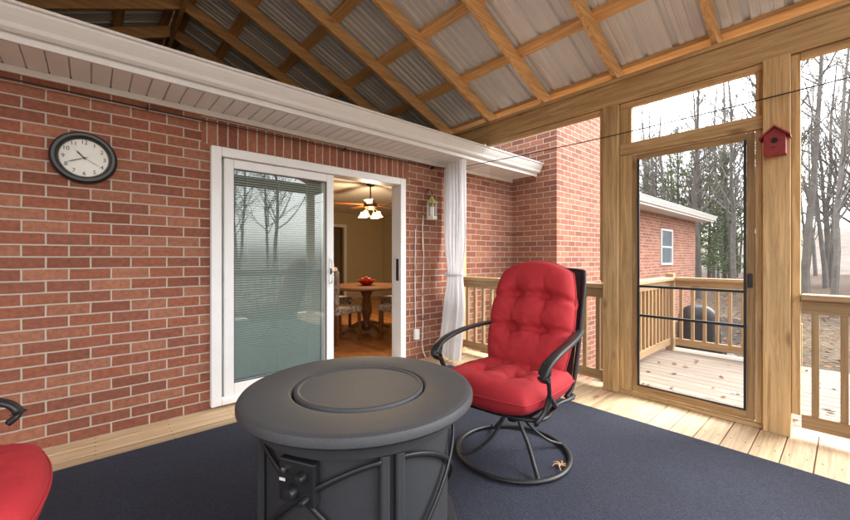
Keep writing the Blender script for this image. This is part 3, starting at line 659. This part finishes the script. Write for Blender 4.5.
# ------------------------------------------------------------------ birdhouse
bh=empty('birdhouse',(3.48,-3.07,1.99))
BRD=M('birdhouse_red',(.30,.035,.035),.6,var=.2,ns=30)
v=[(-.045,-.055,-.08),(.045,-.055,-.08),(.045,.055,-.08),(-.045,.055,-.08),(-.045,-.055,.05),(.045,-.055,.05),(.045,.055,.05),(-.045,.055,.05),(-.045,0,.10),(.045,0,.10)]
mesh_obj('box',v,[(0,1,2,3),(0,1,5,4),(2,3,7,6),(0,4,8,7,3),(1,2,6,9,5),(4,5,9,8),(6,7,8,9)],BRD,bh,bevel=.002)
v=[];f=[]
for s in (1,-1):
    k=len(v)
    for x_ in (-.065,.055):
        v+=[(x_,0,.103),(x_,0,.115),(x_,s*.078,.042),(x_,s*.078,.030)]
    f+=[(k,k+1,k+2,k+3),(k+4,k+5,k+6,k+7),(k,k+1,k+5,k+4),(k+1,k+2,k+6,k+5),(k+2,k+3,k+7,k+6),(k+3,k,k+4,k+7)]
mesh_obj('roof',v,f,BRD,bh)
lathe('hole',[(.001,0),(.018,0),(.018,.002),(.001,.002)],DARK,bh,n=20,loc=(-.0455,0,.015),rot=(0,math.radians(-90),0))
sweep('perch',[[(-.04,0,-.03),(-.06,0,-.03),(-.085,0,-.03)]],.008,.008,BRD,bh)

# ------------------------------------------------------------------ trees
def bare_mesh(nm,seed,H,dens=1.0):
    rnd=random.Random(seed); v=[];f=[]
    def branch(p,d,l,r,ns,seg,lev):
        pts=[p.copy()]; q=p.copy(); dd=d.copy()
        for i in range(seg):
            dd=(dd+Vector((rnd.uniform(-1,1),rnd.uniform(-1,1),rnd.uniform(-.5,1)))*(.10 if lev==0 else .2)).normalized()
            if lev==0: dd=(dd+Vector((0,0,.35))).normalized()
            q=q+dd*l/seg; pts.append(q.copy())
        sweep_geo(v,f,pts,2*r,2*r,ns,False,Vector((.3,.2,1)) if lev else Vector((1,.1,0)),1,lambda t:1-.82*t)
        return pts
    tr=branch(Vector((0,0,-.2)),Vector((rnd.uniform(-.06,.06),rnd.uniform(-.06,.06),1)).normalized(),H,H*.0105,7,9,0)
    for b_ in range(int(20*dens)):
        t=rnd.uniform(.25,.98); k=t*9; i=min(int(k),8); p=tr[i].lerp(tr[i+1],k-i); a=rnd.uniform(0,6.28)
        d=Vector((math.cos(a),math.sin(a),rnd.uniform(.6,1.5))).normalized(); l=H*.32*(1.1-t*.75)*rnd.uniform(.6,1.1); r=H*.0105*(1-.82*t)*.5
        bp=branch(p,d,l,r,4,5,1)
        for c_ in range(6):
            t2=rnd.uniform(.25,1); k2=t2*5; i2=min(int(k2),4); p2=bp[i2].lerp(bp[i2+1],k2-i2)
            d2=(d+Vector((rnd.uniform(-1,1),rnd.uniform(-1,1),rnd.uniform(-.3,.8)))).normalized()
            b2=branch(p2,d2,l*.45*rnd.uniform(.6,1.1),max(r*.4,.013),3,3,2)
            for e_ in range(3):
                i3=rnd.randint(1,3); d3=(d2+Vector((rnd.uniform(-1,1),rnd.uniform(-1,1),rnd.uniform(-.3,.8)))).normalized()
                branch(b2[i3],d3,l*.24*rnd.uniform(.6,1.1),.010,3,2,3)
    me=bpy.data.meshes.new(nm); me.from_pydata([tuple(a) for a in v],[],f); me.update(); return me
BARK=M('bark',(.12,.105,.092),.95,var=.3,ns=3,bump=.5,stretch=(4,4,1))
BARK2=M('bark_pale',(.19,.175,.16),.95,var=.25,ns=3)
bms=[]
for i in range(6):
    me=bare_mesh('bare_tree_mesh_%d'%i,100+i,random.uniform(13,17)); me.materials.append(BARK if i%2 else BARK2); bms.append(me)
rnd=random.Random(11)
forest=empty('bare_woodland')
for i in range(170):
    x=rnd.uniform(24,70); y=rnd.uniform(-.40*x-2,.40*x+4)
    o=bpy.data.objects.new('woodland_tree_%d'%i,rnd.choice(bms)); add(o,forest); s=rnd.uniform(.6,1.0)*(1 if x<40 else 1.1)
    o.location=(x,y,G); o.rotation_euler=(0,0,rnd.uniform(0,6.28)); o.scale=(s,s,s)
for (x,y,s) in ((16.5,-4.6,.72),(20,-2.0,.8),(18.5,-6.6,.8),(21,1.2,.8),(22.5,-4.2,.85),(17.5,-3.1,.6),(23,-.6,.9)):
    o=bpy.data.objects.new('bare_tree',rnd.choice(bms)); add(o); o.location=(x,y,G); o.rotation_euler=(0,0,rnd.uniform(0,6)); o.scale=(s,s,s)
for i in range(14):
    x=rnd.uniform(-20,14); y=rnd.uniform(-40,-22)
    o=bpy.data.objects.new('woodland_tree_b%d'%i,rnd.choice(bms)); add(o,forest); o.location=(x,y,G); o.rotation_euler=(0,0,rnd.uniform(0,6.28))
def pine_mesh(nm,seed,H):
    rnd=random.Random(seed); v=[];f=[]
    sweep_geo(v,f,[Vector((0,0,-.2)),Vector((.05,0,H*.5)),Vector((0,.05,H))],H*.025,H*.025,7,False,Vector((1,0,0)),1,lambda t:1-.9*t); nt_=len(f)
    z=H*.12
    while z<H*.98:
        R=H*.18*(1-z/H)**.75+.15
        for k in range(rnd.randint(4,7)):
            a=rnd.uniform(0,6.28); l=R*rnd.uniform(.5,1.15); d=Vector((math.cos(a),math.sin(a),rnd.uniform(-.15,.35)))
            base=Vector((0,0,z+rnd.uniform(-.15,.15)))
            n=int(8+l*14)
            for m_ in range(n):
                t=rnd.uniform(.15,1); p=base+d*l*t+Vector((0,0,-.12*l*t*t))+Vector((rnd.uniform(-1,1),rnd.uniform(-1,1),rnd.uniform(-.6,.6)))*.22*(1.1-t*.5)
                s=rnd.uniform(.08,.18); q=Vector((rnd.uniform(-1,1),rnd.uniform(-1,1),rnd.uniform(-.7,.7))).normalized()*s; r_=Vector((rnd.uniform(-1,1),rnd.uniform(-1,1),rnd.uniform(-1,1))).normalized()*s*.3
                b_=len(v); v+=[p-q,p+r_,p+q+d*s*.5,p-r_]; f.append((b_,b_+1,b_+2,b_+3))
        z+=H*.030
    me=bpy.data.meshes.new(nm); me.from_pydata([tuple(a) for a in v],[],f); me.update()
    me.materials.append(BARK); me.materials.append(PG)
    for i,p in enumerate(me.polygons): p.material_index=0 if i<nt_ else 1
    return me
PG=M('pine_needles',(.12,.17,.065),.8,var=.4,ns=1.2,island=.45)
pms=[pine_mesh('pine_mesh_%d'%i,50+i,11+i) for i in range(2)]
for (x,y,s) in ((27,3.6,.85),(31,6.0,1.0),(30,1.8,.8),(29,7.6,.9),(37,8.4,1.05),(35,3.6,1.0),(40,5.6,1.1)):
    o=bpy.data.objects.new('pine_tree',rnd.choice(pms)); add(o); o.location=(x,y,G); o.rotation_euler=(0,0,rnd.uniform(0,6)); o.scale=(s,s,s)
v=[];f=[]
nx,ny=14,40
for i in range(nx+1):
    for j in range(ny+1):
        x=55+i*12; y=-160+8*j; v.append((x,y,G-.3+8*(1-math.cos(math.pi*min(1,i/6)))/2+noise.noise(Vector((x*.03,y*.03,0)))*1.5*min(1,i/2)))
for i in range(nx):
    for j in range(ny): a=i*(ny+1)+j; f.append((a,a+1,a+ny+2,a+ny+1))
mesh_obj('hills',v,f,M('leaf_litter',(.13,.105,.085),1,var=.35,ns=.6),None,smooth=True)
# mulch bed and shrubs by the wing
v=[(6.45,-.02,G+.004)]
pts=[(6.45,-1.5),(7.2,-1.9),(8.2,-2.1),(9.3,-1.9),(10.4,-2.2),(11.6,-1.9),(12.8,-1.7),(14.8,-1.4),(15.2,-.02)]
v+=[(a,b_,G+.004) for a,b_ in pts]
mesh_obj('mulch_bed',v,[tuple(range(len(v)))],M('mulch',(.035,.025,.02),1,var=.5,ns=14,bump=1,bd=.04))
v=[];f=[]; rr=random.Random(4)
cp_=catmull([(a,b_,G) for a,b_ in pts[:-1]],12)
for p in cp_:
    s=rr.uniform(.07,.12); k=len(v); n=8
    for lev,(rs,zz) in enumerate(((1,-.02),(1.05,.35),(.7,.85))):
        for i in range(n):
            a=6.283*i/n; v.append((p.x+math.cos(a)*s*rs*rr.uniform(.85,1.15),p.y+math.sin(a)*s*rs*rr.uniform(.85,1.15),G+s*zz*1.4))
    for lev in range(2):
        for i in range(n): f.append((k+lev*n+i,k+lev*n+(i+1)%n,k+(lev+1)*n+(i+1)%n,k+(lev+1)*n+i))
    f.append(tuple(k+2*n+i for i in range(n)))
mesh_obj('stone_edging',v,f,M('edging_stone',(.12,.12,.12),.9,var=.3,ns=6,island=.4))
def shrub(name,loc,r,mat,n=1100):
    rnd=random.Random(5); v=[];f=[]
    for i in range(n):
        d=Vector((rnd.gauss(0,1),rnd.gauss(0,1),abs(rnd.gauss(0,1)))).normalized()*r*rnd.uniform(.5,1)
        d*=1+.35*noise.noise(d*3)
        q=Vector((rnd.uniform(-1,1),rnd.uniform(-1,1),rnd.uniform(-1,1))).normalized()*.045; s=Vector((rnd.uniform(-1,1),rnd.uniform(-1,1),rnd.uniform(-1,1))).normalized()*.025
        k=len(v); v+=[d-q,d+s,d+q,d-s]; f.append((k,k+1,k+2,k+3))
    o=mesh_obj(name,v,f,mat); o.location=loc; return o
SH=M('shrub_leaf',(.06,.09,.035),.7,var=.4,ns=4,island=.4)
shrub('shrub',(7.9,-.8,G),.42,SH); shrub('shrub',(11.6,-.9,G),.45,SH)
# grill under a black fitted cover
gr=empty('covered_grill',(9.35,-1.35,G),.25)
v=[];f=[]; n=40
lv=[(0,1.10,0),(.10,1.05,.02),(.35,.98,.03),(.60,.95,.02),(.72,.93,.01),(.80,.80,.0),(.88,.62,0),(.93,.35,0),(.94,.02,0)]
for (z_,s,wv) in lv:
    for i in range(n):
        a=6.283*i/n; c,s_=math.cos(a),math.sin(a)
        cx=math.copysign(abs(c)**.5,c)*.24*s; cy=math.copysign(abs(s_)**.5,s_)*.36*s
        k_=1+wv*2*math.sin(a*9+z_*3); v.append((cx*k_,cy*k_,z_))
for j in range(len(lv)-1):
    for i in range(n): f.append((j*n+i,j*n+(i+1)%n,(j+1)*n+(i+1)%n,(j+1)*n+i))
f.append(tuple((len(lv)-1)*n+i for i in range(n)))
mesh_obj('cover',v,f,M('black_vinyl',(.014,.014,.016),.45,var=.2,ns=7,bump=.3,bd=.01),gr,smooth=True)
sweep('hem_cord',[[(.255*math.cos(a),.385*math.sin(a),.05) for a in [6.283*i/14 for i in range(14)]]],.02,.02,BLACK,gr,closed=True,n=3)
